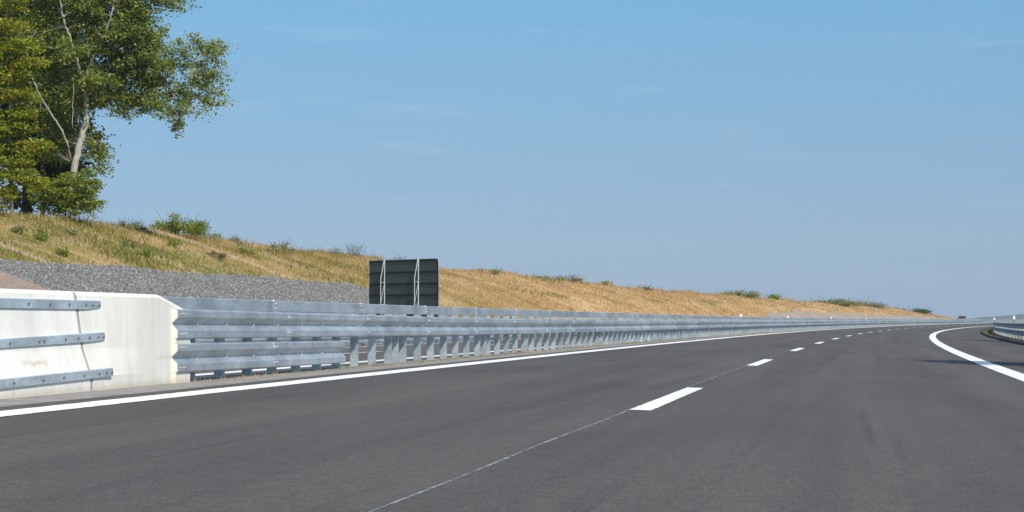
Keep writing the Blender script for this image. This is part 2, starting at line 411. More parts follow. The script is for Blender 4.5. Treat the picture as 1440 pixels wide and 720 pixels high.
# gravel facing, soil patch, far gravel: sheets 3 cm over the slope
def patch(name, s0, s1, dfun, mat, lift=.03, n=12, ds=1.):
    s = np.arange(s0, s1 + .1, ds); t = np.linspace(0, 1, n)
    lo, hi = dfun(s)
    D = lo[:, None] + (hi - lo)[:, None] * t[None]; S = np.repeat(s[:, None], n, 1)
    return mk(name, RW(S, D, tz(S, D) + lift).reshape(-1, 3), grid_faces(len(s), n)[:, ::-1], mat, None, True,
              np.stack([S, D], -1).reshape(-1, 2), 'structure')
def gravel_d(s): return 16.4 + 0 * s, 22.4 + .25 * smooth_noise(s * 3, 0 * s, 9) + np.interp(s, [50, 60, 66, 104, 114], [0, 0, 0, 0, -3.6])
def soil_d(s): return 16.3 + 0 * s, np.interp(s, [30, 60.2, 64.0], [22.7, 22.2, 16.4])
patch('gravel_slope', 40, 114, gravel_d, M['gravel'])
patch('soil_slope', 30, 65, soil_d, M['soil'], .06)
def gfar_d(s): return 16.4 + 0 * s, np.interp(s, [268, 285, 330, 420, 560, 620], [16.6, 20.5, 21.2, 21.0, 21.4, 22]) + .45 * smooth_noise(s * 1.1, 0 * s, 12)
patch('gravel_slope', 268, 620, gfar_d, m_plain('dusty_gravel', (.26, .212, .168), .97, 0, .30, .5), .05, 12, 2.)
OCT = np.array([(1,0,0),(0,1,0),(-1,0,0),(0,-1,0),(0,0,1),(0,0,-1)], float)
OF = np.array([(0,1,4),(1,2,4),(2,3,4),(3,0,4),(1,0,5),(2,1,5),(3,2,5),(0,3,5)])
def stones(name, n, s0, s1, dfun, r0, r1, soil=True):
    s = rng.uniform(s0, s1, n); lo, hi = dfun(s); d = lo + (hi - lo) * rng.random(n)
    keep = (d < hi - .05)
    if soil: keep &= d > soil_d(s)[1] + .1 * rng.normal(size=n)
    s, d = s[keep], d[keep]; n = len(s)
    C = RW(s, d, tz(s, d) + .035)
    sz = (r0 + (r1 - r0) * rng.random(n) ** 2)[:, None, None]
    V = OCT[None] * sz * rng.uniform(.55, 1.25, (n, 6, 1))
    q = rng.normal(size=(n, 4)); q /= np.linalg.norm(q, axis=1)[:, None]
    w, x, y, z = q.T
    Rm = np.stack([1-2*(y*y+z*z), 2*(x*y-z*w), 2*(x*z+y*w), 2*(x*y+z*w), 1-2*(x*x+z*z), 2*(y*z-x*w), 2*(x*z-y*w), 2*(y*z+x*w), 1-2*(x*x+y*y)], -1).reshape(n, 3, 3)
    V = np.einsum('nij,nkj->nki', Rm, V) + C[:, None]
    Fc = (OF[None] + 6 * np.arange(n)[:, None, None]).reshape(-1, 3)
    return mk(name, V.reshape(-1, 3), Fc, M['stones'], kind='stuff')
stones('soil_stones', 2600, 54, 66, soil_d, .012, .05, False)
stones('gravel', 85000, 56, 113, gravel_d, .02, .062)

# ------------------------------------------------------------------ grass
def blades(name, n, s0, s1, dlo, dhi, h0, h1, wd, mat, excl=None, zf=tz, dens=None):
    s = s0 + (s1 - s0) * rng.random(n); d = dlo + (dhi - dlo) * rng.random(n)
    if excl is not None:
        k = ~excl(s, d); s, d = s[k], d[k]; n = len(s)
    clump = .5 + .5 * smooth_noise(s * 5, d * 6, 21)
    h = (h0 + (h1 - h0) * rng.random(n) ** 1.6) * (.55 + .75 * np.clip(clump, 0, 1))
    B = RW(s, d, zf(s, d) - .01)
    an = rng.uniform(0, np.pi, n); wv = np.stack([np.cos(an), np.sin(an), 0 * an], -1) * (wd * (.6 + .8 * rng.random(n)))[:, None]
    lean = np.stack([rng.normal(-.05, .6, n), rng.normal(0, .6, n), np.ones(n)], -1) * h[:, None]
    V = np.stack([B - wv / 2, B + wv / 2, B + lean], 1)
    uv = np.repeat(np.stack([s, d], -1)[:, None], 3, 1).reshape(-1, 2)
    return mk(name, V.reshape(-1, 3), np.arange(3 * n).reshape(n, 3), mat, None, False, uv, 'stuff')
in_gravel = lambda s, d: ((d < np.maximum(gravel_d(s)[1], soil_d(s)[1]) - .1) & (s < 112.5) & (s > 38)) | ((s > 268) & (d < gfar_d(s)[1] - .1)) | ((s <= 65) & (d < soil_d(s)[1]))
blades('grass', 85000, 58, 150, 16.4, 31, .05, .20, .030, M['blades'], in_gravel)
blades('grass', 48000, 150, 290, 16.4, 31, .05, .22, .055, M['blades'], in_gravel)
blades('grass', 26000, 290, 620, 16.4, 31, .06, .26, .11, M['blades'], in_gravel)
def crest_fringe(name, n, s0, s1, h0, h1, wd):
    m = n // 9; cs = s0 + (s1 - s0) * rng.random(m); cd_ = rng.normal(27.8, .9, m)
    keep = smooth_noise(cs * 3, 0 * cs, 33) + .35 * rng.normal(size=m) > .05; cs, cd_ = cs[keep], cd_[keep]
    hh = (h0 + (h1 - h0) * rng.random(len(cs)) ** 2.2)
    s = np.repeat(cs, 9) + rng.normal(0, .22, 9 * len(cs)); d = np.repeat(cd_, 9) + rng.normal(0, .2, 9 * len(cs)); h = np.repeat(hh, 9) * rng.uniform(.4, 1.1, 9 * len(cs))
    B = RW(s, d, tz(s, d) - .02); k = len(s)
    an = rng.uniform(0, np.pi, k); wv = np.stack([np.cos(an), np.sin(an), 0 * an], -1) * (wd * rng.uniform(.5, 1.2, k))[:, None]
    lean = np.stack([rng.normal(0, .35, k), rng.normal(0, .35, k), np.ones(k)], -1) * h[:, None]
    V = np.stack([B - wv / 2, B + wv / 2, B + lean], 1)
    uv = np.repeat(np.stack([s, d], -1)[:, None], 3, 1).reshape(-1, 2)
    mk(name, V.reshape(-1, 3), np.arange(3 * k).reshape(k, 3), M['blades'], None, False, uv, 'stuff')
crest_fringe('tall_grass', 9000, 70, 180, .12, .48, .03)
crest_fringe('tall_grass', 9000, 180, 560, .15, .8, .07)
vz = lambda s, d: np.interp(d, [-7.4, -6.4, -5.6, -5.185], [-.24, -.165, -.12, -.13])
weedy = lambda s, d: in_gravel(s, d) | (smooth_noise(s * 1.9, d * 2.6, 41) + .22 * rng.normal(size=len(s)) < .36) | (rng.random(len(s)) < np.clip((s - 88) / 42, 0, 1))
blades('green_weeds', 30000, 60, 130, 22.4, 28.6, .06, .30, .045, m_leaf('weed_leaves', [(0, (.115, .12, .022)), (.6, (.23, .21, .045)), (1, (.36, .31, .10))]), weedy)
blades('verge_grass', 26000, 40, 260, -7.2, -5.2, .02, .09, .02, M['verge'], None, vz)
blades('median_weeds', 9000, 18, 120, 5.30, 5.50, .008, .05, .010, M['blades'], lambda s, d: s < 20.6, lambda s, d: BANK * d)

# ------------------------------------------------------------------ concrete barrier and end block
SJ = 17.72
NJ = [(0, -.05), (0, .10), (.008, .115), (.062, .275), (.070, .30), (.128, .69), (.140, .712), (.155, .718),
      (.335, .718), (.35, .712), (.362, .69), (.42, .30), (.428, .275), (.482, .115), (.49, .10), (.49, -.05)]
NJ = np.array(NJ)
def njd(s): return np.stack([NJ[:, 0] + 5.46, NJ[:, 1]], -1)
def njface(z): return 5.46 + np.interp(z, [0, .1, .115, .275, .30, .69], [0, 0, .008, .062, .07, .128])
base = RB(14.7, 5.70, 0)
wall = thing('concrete_barrier', 'white sloped concrete barrier with three bolted steel straps at the left edge', 'barrier', base)
sweep('body', np.linspace(11.7, SJ - .034, 24), njd, M['conc'], wall)
bz = [(.588, .655, 0.), (.338, .402, .015), (.078, .142, .012)]
bx_ = [[38, 68, 95, 119, 128, 138], [12, 53, 60, 90, 108, 124, 136, 144], [18, 59, 88, 117, 138, 148, 156]]
hexm = MB(); aa = np.linspace(0, 2 * np.pi, 7)[:-1]
hexm.add(np.concatenate([np.stack([0*aa, .011*np.cos(aa), .011*np.sin(aa)], -1), np.stack([0*aa+.010, .010*np.cos(aa), .010*np.sin(aa)], -1)]),
         [(0,1,7,6),(1,2,8,7),(2,3,9,8),(3,4,10,9),(4,5,11,10),(5,0,6,11),(6,7,8,9,10,11)])
hexo = hexm.build('bolt', M['dbolt']); col.objects.unlink(hexo); HEX = hexo.data
hex2 = HEX.copy(); hex2.materials.clear(); hex2.materials.append(M['bolt'])
hexflat = HEX.copy()
def place(me, name, parent, s, d, h, scale=1., extra=0.):
    o = bpy.data.objects.new(name, me); col.objects.link(o); o.parent = parent
    off = np.zeros(3); r = parent
    while r is not None: off += np.array(r.location); r = r.parent
    o.location = tuple(RB(s, d, h) - off); o.rotation_euler = (0, 0, -float(phi(s)) + extra); o.scale = (scale,) * 3
    return o
for (z0, z1, sl), xs in zip(bz, bx_):
    zm = (z0 + z1) / 2; fd = njface(z0) - .004
    lo = lambda s: sl * (s - 17) / 1.
    xe = {0: 140, 1: 146, 2: 158}[[.588, .338, .078].index(z0)]
    send = float(np.interp(xe, px_of(np.linspace(14, 20, 400), np.full(400, fd)), np.linspace(14, 20, 400)))
    st = sweep('strap', np.linspace(12.5, send, 8), lambda s: [(fd, z0 + lo(s)), (fd - .002 + .012*0, z0 + lo(s)), (fd - .010, z0 + .004 + lo(s)), (fd - .010, z1 - .004 + lo(s)), (fd - .003, z1 + lo(s)), (fd + .012, z1 + lo(s))], M['strap'], wall)
    for x in xs:
        s = s_at(x, fd) if x > 0 else 15
        s = float(np.interp(x, px_of(np.linspace(14, 20, 400), np.full(400, fd)), np.linspace(14, 20, 400)))
        place(HEX, 'bolt', st, s, fd - .009, zm + lo(s), 1.05)
for k, s in enumerate((13.2, 13.9, 14.6, 15.3)):
    pass
base = RB(19, 5.65, 0)
blk = thing('barrier_end_block', 'cream concrete end block with chamfered top where the steel rails begin', 'barrier', base)
def blkprof(s):
    if s <= 19.5:
        t = np.clip((s - 17.75) / (19.5 - 17.75), 0, 1); t = t * t * (3 - 2 * t)
        d = 5.46 + NJ[:, 0]; z = NJ[:, 1].copy(); m = NJ[:, 0] < .2
        tgt = np.where(m, 5.497 + np.clip(z - .69, 0, 1) * .5, 5.78 - np.clip(z - .69, 0, 1) * .5)
        return np.stack([d + (tgt - d) * t, z], -1)
    t = (s - 19.5) / .95
    z = NJ[:, 1].copy(); top = .718 - .118 * np.clip((s - 19.62) / .83, 0, 1); z = np.where(z > .5, z - (.718 - top), z)
    m = NJ[:, 0] < .2
    bk = 5.78 - .185 * np.clip(t * 3, 0, 1)
    tgt = np.where(m, 5.497 + np.clip(NJ[:, 1] - .69, 0, 1) * .5, bk - np.clip(NJ[:, 1] - .69, 0, 1) * .5)
    return np.stack([tgt, z], -1)
jm = m_plain('joint_mortar', (.30, .285, .265), .95)
sweep('joint', np.array([SJ - .036, SJ + .036]), lambda s: np.stack([5.705 + (NJ[:, 0] - .245) * .982, NJ[:, 1] - .004], -1), jm, blk)
sweep('body', np.concatenate([np.linspace(SJ + .034, 19.5, 14), np.linspace(19.6, 20.44, 8)]), blkprof, M['conc2'], blk)

# ------------------------------------------------------------------ guardrails
def wprof(h=.24, dep=.046, th=.004, n=3):
    """corrugated beam section: (depth outwards, height), closed strip of thickness th"""
    k = h / .24
    P = np.array([(0, .240), (.022, .2385), (.040, .235), (dep, .2285), (dep, .180), (.043, .175), (.024, .155), (.004, .135), (0, .130),
                  (0, .112), (.004, .107), (.024, .090), (.043, .072), (dep, .066), (dep, .0115), (.040, .005), (.022, .0015), (0, 0)])
    P[:, 1] *= k
    T = np.gradient(P, axis=0); T /= np.linalg.norm(T, axis=1)[:, None]
    Nn = np.stack([-T[:, 1], T[:, 0]], -1) * -1
    Q = P - Nn * th * np.sign(1)
    return np.concatenate([P, Q[::-1]])
WP = wprof()
def wbeam(name, s0, s1, zbot, back, side, parent, mat, far=8., seg=4.):
    """side -1: crests towards the right (our lane); +1: towards the left. Panels lap 3 mm over the next one."""
    s = []
    e = np.concatenate([np.arange(s0, min(s1, 130), seg), np.arange(max(s0, 130), s1, far), [s1]])
    e = np.unique(e)
    for a, b in zip(e[:-1], e[1:]):
        s += [a + .002] + ([(a + b) / 2] if a < 130 else []) + [b - .002]
    s = np.array(s)
    def pr(a):
        k = np.searchsorted(e, a) - 1; lap = .004 * (1 - (a - e[k]) / (e[k + 1] - e[k])) if k >= 0 else 0
        return np.stack([back + side * (WP[:, 0] + lap), WP[:, 1] + zbot(a)], -1)
    return sweep(name, s, pr, mat, parent)
zup = lambda s: float(np.interp(s, [20, 26, 34, 42, 60], [.362, .343, .316, .300, .288]))
zlow = lambda s: float(np.interp(s, [19.5, 26.4], [.086, .054]))
inner = WP[len(WP) // 2:][::-1]
for zb in (zup, zlow):
    sweep('rail_seat', np.array([19.997, 20.43]), lambda a: np.concatenate([np.stack([5.494 - np.clip(inner[:, 0] - .003, .0, 1), inner[:, 1] + zb(19.6)], -1), [(5.51, zb(19.6)), (5.51, zb(19.6) + .24)]]), M['conc2'], blk)
for z0, z1 in ((-.05, zlow(19.6) - .003), (zlow(19.6) + .243, zup(19.6) - .003)):
    sweep('rail_seat', np.array([19.998, 20.435]), lambda a: [(5.458, z0), (5.458, z1), (5.51, z1), (5.51, z0)], M['conc2'], blk)
gr = thing('median_guardrail', 'long galvanised guardrail with top box rail and closely spaced posts along the white left line', 'guardrail', RB(20.5, 5.58, 0))
ub = wbeam('upper_beam', 20.0, 640, zup, 5.494, -1, gr, M['galv'])
lb = wbeam('lower_beam', 20.0, 26.78, zlow, 5.494, -1, gr, M['galv'], seg=3.4)
# box rail on top, in 4.3 m lengths with cover sleeves
e = np.arange(19.75, 640, 4.3); s = []
for a in e:
    s += [a + .001, a + .20, a + .202, a + 4.298] if a < 130 else [a, a + 4.29]
s = np.array(s)
def boxp(a):
    k = ((a - 19.75) % 4.3) < .201 and a < 130; g = .003 if k else 0.
    return [(5.605 - g, .592), (5.600 - g, .597 - g), (5.600 - g, .700 + g), (5.606 - g, .706 + g), (5.690 + g, .706 + g), (5.695 + g, .700 + g), (5.695 + g, .597), (5.690, .592)]
tr_ = sweep('top_rail', s, boxp, M['galv'], gr)
# posts: C sections standing 1 m apart
pm = MB()
w, l, th = .088, .046, .005
pts = np.array([(-w/2, 0), (w/2, 0), (w/2, l), (w/2 - .016, l), (w/2 - .016, l - th), (w/2 - th, l - th), (w/2 - th, th), (-w/2 + th, th), (-w/2 + th, l - th), (-w/2 + .016, l - th), (-w/2 + .016, l), (-w/2, l)])
nP = len(pts)
V = np.concatenate([np.c_[pts, np.full(nP, -.1)], np.c_[pts, np.full(nP, .593)]])
pm.add(V, [(i, (i+1) % nP, nP + (i+1) % nP, nP + i) for i in range(nP)])
pm.F += [(7+nP, 0+nP, 11+nP, 8+nP)[::-1], (1+nP, 6+nP, 5+nP, 2+nP)[::-1], (0+nP, 7+nP, 6+nP, 1+nP)[::-1]]
pm.box((-w/2 + .004, -.012, .20), (-w/2 + .03, -.001, .56)); 
post0 = pm.build('post', M['galv_post']); col.objects.unlink(post0); POST = post0.data
sp = 20.72 + np.arange(600) * 1.0
sp = np.sort(np.concatenate([sp + rng.normal(0, .012, 600), [30.18, 37.35, 41.95, 53.3, 66.2]]))
for a in sp[:100]:
    o = place(POST, 'post', gr, a, 5.543, 0)
    o.rotation_euler[2] += rng.normal(0, .04)
pv = np.empty(len(POST.vertices) * 3); POST.vertices.foreach_get('co', pv); pv = pv.reshape(-1, 3)
rest = MB(); pf = [tuple(p.vertices) for p in POST.polygons]
for a in sp[100:430]:
    p = float(phi(a)); c, n_ = math.cos(-p), math.sin(-p)
    q = pv.copy(); q[:, 0], q[:, 1] = pv[:, 0] * c - pv[:, 1] * n_, pv[:, 0] * n_ + pv[:, 1] * c
    rest.add(q + RB(a, 5.543, 0), pf)
rest.build('far_posts', M['galv_post'], gr, kind='stuff')
# blocks carrying the box rail on each post
blkm = MB(); blkm.box((-.05, 0.004, .52), (.045, .044, .594)); 
# bolts on the beams: triples at the start, at laps, and one in the valley at every post
def lapbolts(parent, s, zb, top=False):
    for dz in (.194, .046):
        for ds in (-.05, .05): place(hex2, 'bolt', parent, s + ds, 5.494 - .049, zb(s) + dz, 1.1, math.pi * 0)
hex2.transform(Matrix.Rotation(0, 4, 'Z'))
for beam, zb in ((ub, zup), (lb, zlow)):
    for ds in (.07, .15, .23):
        for dz in (.203, .038): place(hex2, 'bolt', beam, 20.0 + ds, 5.494 - .049, zb(19.6) + dz, .95)
for k in range(1, 9): lapbolts(ub, 20.0 + 4 * k + .06, zup)
lapbolts(lb, 23.48, zlow); 
for a in sp[:34]: place(hex2, 'bolt', ub, a + .02, 5.494 - .006, zup(a) + .117, 1.5)
for a in sp[:6]: place(hex2, 'bolt', lb, a + .02, 5.494 - .006, zlow(a) + .117, 1.5)
for k in range(1, 7):
    for dz in (.625, .675): place(hex2, 'bolt', tr_, 19.75 + 4.3 * k + .09, 5.597, dz, .9)
# white reflectors standing on the box rail
refl = MB(); refl.box((-.055, -.02, 0), (.055, .02, .012)); refl.box((-.05, -.018, .012), (.05, .018, .10)); refl.box((-.035, -.016, .10), (.035, .016, .115))
ro = refl.build('reflector', M['white']); col.objects.unlink(ro)
for a in (103.6, 138., 184., 232.5, 286., 339., 390.): place(ro.data, 'reflector', gr, a, 5.65, .709, .85)

# guardrail on the far side of the opposite road
fg = thing('far_side_guardrail', 'bluish steel guardrail beyond the opposite road, glimpsed between the median posts', 'guardrail', RW(45, 15.05, -.06))
offs = lambda s: OPP(s, 15.) - BANK * 15.
for nm, zb in (('upper_beam', .36), ('lower_beam', .06)):
    o_ = float(offs(0)) + zb - .01
    wbeam(nm, 30, 600, lambda s, o_=o_: o_, 15.0, -1, fg, M['galv'])
for k in range(60):
    place(POST, 'post', fg, 34 + 4. * k, 15.06, float(offs(0)), 1.0)

# guardrail on the right verge
rg = thing('right_guardrail', 'steel guardrail seen from its shaded road side on the right-hand verge', 'guardrail', RB(80, -5.95, 0))
wbeam('upper_beam', 20, 700, lambda s: .52, -6.0, 1, rg, M['galv_shaded'])
wbeam('lower_beam', 20, 700, lambda s: .21, -6.0, 1, rg, M['galv_shaded'])
pw = POST.copy(); pw.transform(Matrix.Scale(1.25, 4, (0, 0, 1)))
for k in range(90): place(pw, 'post', rg, 40 + 4. * k, -6.06, 0)
for px in (1425, 1397.6):
    ssx = np.linspace(40, 199, 3000); s_ = float(ssx[np.abs(px_of(ssx, np.full(3000, -5.97)) - px).argmin()])
    dl = thing('delineator', 'white-topped reflector post on the right guardrail, ' + ('nearer the right edge of the photo' if px > 1410 else 'where the rail bends out of sight'), 'delineator', RB(s_, -6.0, .78), 'delineators on the right guardrail')
    b = MB(); b.box((-.05, -.03, 0), (.05, .03, .17)); b.build('bracket', M['strip']).parent = dl
    b = MB(); b.box((-.05, -.03, .17), (.05, .03, .30)); b.box((-.04, -.025, .30), (.04, .025, .32)); b.build('reflector_head', M['white']).parent = dl

# ------------------------------------------------------------------ road sign seen from behind
s_sg, d_sg = 91., 17.24
sg0 = RW(s_sg, d_sg, tz(s_sg, d_sg))
top_z = 3.00 - sg0[2] + vgrade(s_sg) * 0
sg = thing('road_sign', 'large dark road sign seen from behind on two pale lattice posts', 'road sign', sg0)
ang = -float(phi(s_sg)) + R(-42)     # right edge a little nearer
ca, sa = math.cos(ang), math.sin(ang)
def LS(V):
    V = np.asarray(V, float); tl = R(0)
    x, z = V[..., 0] * math.cos(tl) - (V[..., 2] - 1.6) * math.sin(tl) * 1, V[..., 2] + V[..., 0] * math.sin(tl)
    return np.stack([x * ca - V[..., 1] * sa, x * sa + V[..., 1] * ca, z], -1) + sg0
def sgb(name, boxes, mat, parent, tubes=()):
    b = MB()
    for a_, b_ in boxes: b.box(a_, b_, LS)
    for P, r in tubes: b.tube(LS(np.array(P)), r, 8)
    return b.build(name, mat, parent)
HW = 2.14; T = top_z - .05; B0 = T - 2.15
# panel with one rounded upper right corner and a folded rim
arc = [(HW - .12 + .12 * math.cos(t), T - .12 + .12 * math.sin(t)) for t in np.linspace(0, math.pi / 2, 6)]
arcl = [(-HW + .05 + .05 * math.cos(t), T - .05 + .05 * math.sin(t)) for t in np.linspace(math.pi / 2, math.pi, 4)]
outl = [(-HW, B0), (HW, B0)] + arc + arcl
n = len(outl)
V = np.array([(x, 0., z) for x, z in outl] + [(x, .02, z) for x, z in outl])
Vw = LS(V)
mk('panel', Vw, [tuple(range(n)), tuple(range(n, 2*n))[::-1]] + [(i, n+i, n+(i+1) % n, (i+1) % n) for i in range(n)], M['sign'], sg)
rim = LS(np.array([(x * 1.006, .002, z + .004 if z > B0 + 1 else z) for x, z in outl + outl[:1]]))
b = MB(); b.tube(rim, .014, 6, False); b.build('edge_trim', M['lattice'], sg)
for z in (T - .045, T - .47, T - .90, T - 1.31, T - 1.74):
    sgb('crossbar', [((-HW + .02, -.014, z - .034), (HW - .02, -.002, z + .034))], M['rail'], sg)
sgb('crossbar', [((HW - .050, -.012, B0), (HW - .012, -.002, T - .12))], M['rail'], sg)
for x in (-1.07, 1.03):
    kz = T - .70; fy = -.235
    lp = sgb('lattice_post', [], M['lattice'], sg, [([(x, -.075, -.2), (x, -.075, T + .03)], .024)])
    sgb('front_chord', [], M['lattice'], lp, [([(x - .02, fy, -.2), (x - .02, fy, kz), (x, -.10, T)], .018)])
    zs = [kz, kz - .16, kz - .80, kz - .92, kz - 1.55]
    br = [([(x - .02, fy, kz - .14), (x, -.08, kz - .14)], .010), ([(x - .02, fy, kz - .95), (x, -.08, kz - .95)], .010), ([(x - .02, fy, kz - 1.75), (x, -.08, kz - 1.75)], .010)]
    br += [([(x - .02, fy, kz - .93), (x, -.08, kz - .16)], .011), ([(x - .02, fy, kz - 1.73), (x, -.08, kz - .97)], .011), ([(x - .02, fy, kz - 2.5), (x, -.08, kz - 1.77)], .011)]
    for q in br: sgb('brace', [], M['lattice'], lp, [q])
# a second sign, tiny, far down the road
s2, d2 = 470., 17.
p2 = ray_pt(1353, 447, float(RW(s2, d2, 0)[1]) * .985); 
fs = thing('far_road_sign', 'tiny dark sign board far down the road beyond the end of the slope', 'road sign', p2 - np.array([0, 0, 1.5]))
b = MB(); b.box((-.68, 0, 1.45), (.68, .06, 1.93)); o = b.build('panel', M['black']); o.parent = fs
for x in (-.4, .4):
    b = MB(); b.tube([(x, .1, -.6), (x, .1, 1.9)], .05); b.build('post', M['lattice']).parent = fs

# ------------------------------------------------------------------ trees and shrubs
def leaves(C, sz, flat=.5, asp=.62):
    """one folded diamond leaf of four points per centre"""
    n = len(C); sz = sz * rng.uniform(.65, 1.3, n)
    nrm = rng.normal(size=(n, 3)); nrm[:, 2] = np.abs(nrm[:, 2]) * 1.0 + flat; nrm /= np.linalg.norm(nrm, axis=1)[:, None]
    a = rng.normal(size=(n, 3)); a -= (a * nrm).sum(1)[:, None] * nrm; a /= np.linalg.norm(a, axis=1)[:, None]
    b = np.cross(nrm, a)
    h = sz[:, None] / 2
    V = np.stack([C - a * h, C + b * h * asp + nrm * h * .12, C + a * h * 1.05 - nrm * h * .2, C - b * h * asp + nrm * h * .12], 1)
    return V.reshape(-1, 3), np.arange(4 * n).reshape(n, 4)
def px_tree(name, label, cat, base_px, D, limbs, clumps, leafmat, barkmat, leaf=.10, clus_r=.34, per=36, dens=1 / 48., flatclus=.6, group=None, twig=.22, extra=None):
    """limbs: list of ([(px,py,depth)], r0, r1); clumps: (px,py,rx,ry,rz_m,weight,dz)"""
    root = thing(name, label, cat, ray_pt(*base_px, D), group)
    k = F / D
    wood = MB(); samples = []
    for P, r0, r1 in limbs:
        P = np.array(P, float); W_ = np.array([ray_pt(x, y, D + z) for x, y, z in P])
        t = np.linspace(0, 1, len(P)); tt = np.linspace(0, 1, max(8, 5 * len(P)))
        Q = np.stack([np.interp(tt, t, W_[:, i]) for i in range(3)], -1)
        Q[1:-1] = (Q[:-2] + 2 * Q[1:-1] + Q[2:]) / 4
        Q[1:-1] += rng.normal(0, .015, Q[1:-1].shape)
        wood.tube(Q, r0 + (r1 - r0) * tt, 7); samples.append(Q)
    S_ = np.concatenate(samples)
    ncl = len(clumps); clumps = clumps + (extra[0] if extra else [])
    tw = MB(); allc = []; sc_ = []
    split = None
    for ci, (cx, cy, rx, ry, rz, wt, dz) in enumerate(clumps):
        if ci == ncl: split = sum(len(q) for q in allc)
        n = max(3, int(rx * ry * dens * wt * 2.3))
        u = rng.normal(size=(n, 3)); u /= np.linalg.norm(u, axis=1)[:, None]
        u *= (rng.random(n) ** .42)[:, None]
        ctr = ray_pt(cx + u[:, 0] * rx, cy - u[:, 1] * ry, D + dz + u[:, 2] * rz)
        for c in ctr:
            m = max(4, int(per * rng.uniform(.5, 1.5))); r = clus_r * rng.uniform(.55, 1.35)
            g = rng.normal(size=(m, 3)) * r * np.array([1, 1, flatclus]) * .6
            allc.append(c + g)
            if rng.random() < twig:
                q = S_[((S_ - c) ** 2).sum(1).argmin()]
                if np.linalg.norm(q - c) < 3.2:
                    mid = (q + c) / 2 + rng.normal(0, .10, 3) + np.array([0, 0, .10])
                    tw.tube([q, mid, c], [.011, .007, .004], 4, False)
    C = np.concatenate(allc)
    V, Fc = leaves(C[:split], leaf)
    mk('crown', V, Fc, leafmat, root)
    if extra:
        V, Fc = leaves(C[split:], leaf)
        mk('bough_foliage', V, Fc, extra[1], root)['label'] = 'paler silvery foliage of the bough reaching right'
    if tw.n: wood.add(np.concatenate(tw.V), tw.F)
    wood.build('trunk', barkmat, root, True)
    return root

px_tree('poplar_tree', 'tall poplar with pale forked trunk and leafy bough reaching right over the slope', 'tree', (99, 306), 91,
    [([(99, 320, 0), (101, 250, 0), (110, 205, 0), (119, 175, 0), (121, 150, 0), (116, 118, 0)], .15, .085),
     ([(116, 120, 0), (108, 88, -.3), (97, 55, -.6), (88, 30, -.8), (78, -20, -1), (70, -90, -1)], .065, .02),
     ([(116, 120, 0), (124, 92, -.2), (133, 76, -.4), (146, 50, -.6), (156, 15, -.8), (175, -80, -.8)], .055, .02),
     ([(98, 228, 0), (95, 205, -.6), (85, 182, -.9), (66, 153, -1.2), (48, 122, -1.4), (38, 85, -1.5)], .045, .015),
     ([(124, 95, 0), (160, 88, .3), (205, 92, .2), (250, 84, 0), (300, 76, -.2)], .06, .012),
     ([(150, 60, .2), (185, 30, .5), (215, 8, .4)], .04, .012), ([(205, 92, .2), (235, 118, .1), (262, 150, 0)], .03, .008), ([(240, 86, .3), (262, 72, .2), (300, 58, 0)], .025, .008), ([(240, 86, .3), (275, 120, .1), (300, 140, 0)], .025, .008),
     ([(101, 180, -.9), (101, 110, -.8)], .014, .010)],
    [(172, 42, 62, 52, 1.6, 1.15, .3), (112, 35, 60, 48, 1.8, 1., .8), (60, 52, 46, 52, 1.6, 1., .8), (150, 112, 48, 40, 1.4, 1.1, .5), (200, 82, 46, 42, 1.3, 1.1, .2),
     (208, 132, 40, 28, 1.1, .95, .2), (236, 148, 26, 22, .8, .6, 0), (250, 168, 12, 18, .5, .5, 0), (180, 150, 26, 18, .8, .75, .3),
     (128, 200, 20, 32, .9, .9, .8), (140, 222, 15, 20, .7, .9, .5), (60, 125, 40, 48, 1.4, .9, 1.2), (80, 190, 30, 45, 1.2, .8, 1.4), (112, 150, 24, 34, .9, .6, 1.), (98, 130, 20, 30, .6, .5, -.4), (100, 70, 26, 18, .4, .6, -1.3), (128, 110, 20, 14, .4, .7, -.9),
     (150, 0, 72, 34, 1.7, 1., .2), (80, -30, 90, 40, 2., .8, .5), (190, -45, 80, 36, 1.8, .7, 0), (128, -95, 95, 45, 2., .6, 0), (236, 5, 30, 9, .6, .7, 0), (208, -8, 34, 12, .7, .8, 0)],
    M['poplar'], M['bark'], leaf=.115, per=54, dens=1 / 44., clus_r=.30, extra=([(276, 108, 44, 40, 1.1, .40, 0), (292, 70, 30, 22, .8, .38, 0), (304, 100, 22, 38, .7, .36, 0), (270, 142, 34, 26, .8, .36, 0), (300, 138, 20, 18, .6, .3, 0), (252, 178, 10, 14, .4, .35, 0), (266, 62, 22, 14, .5, .45, 0)], M['silver']))
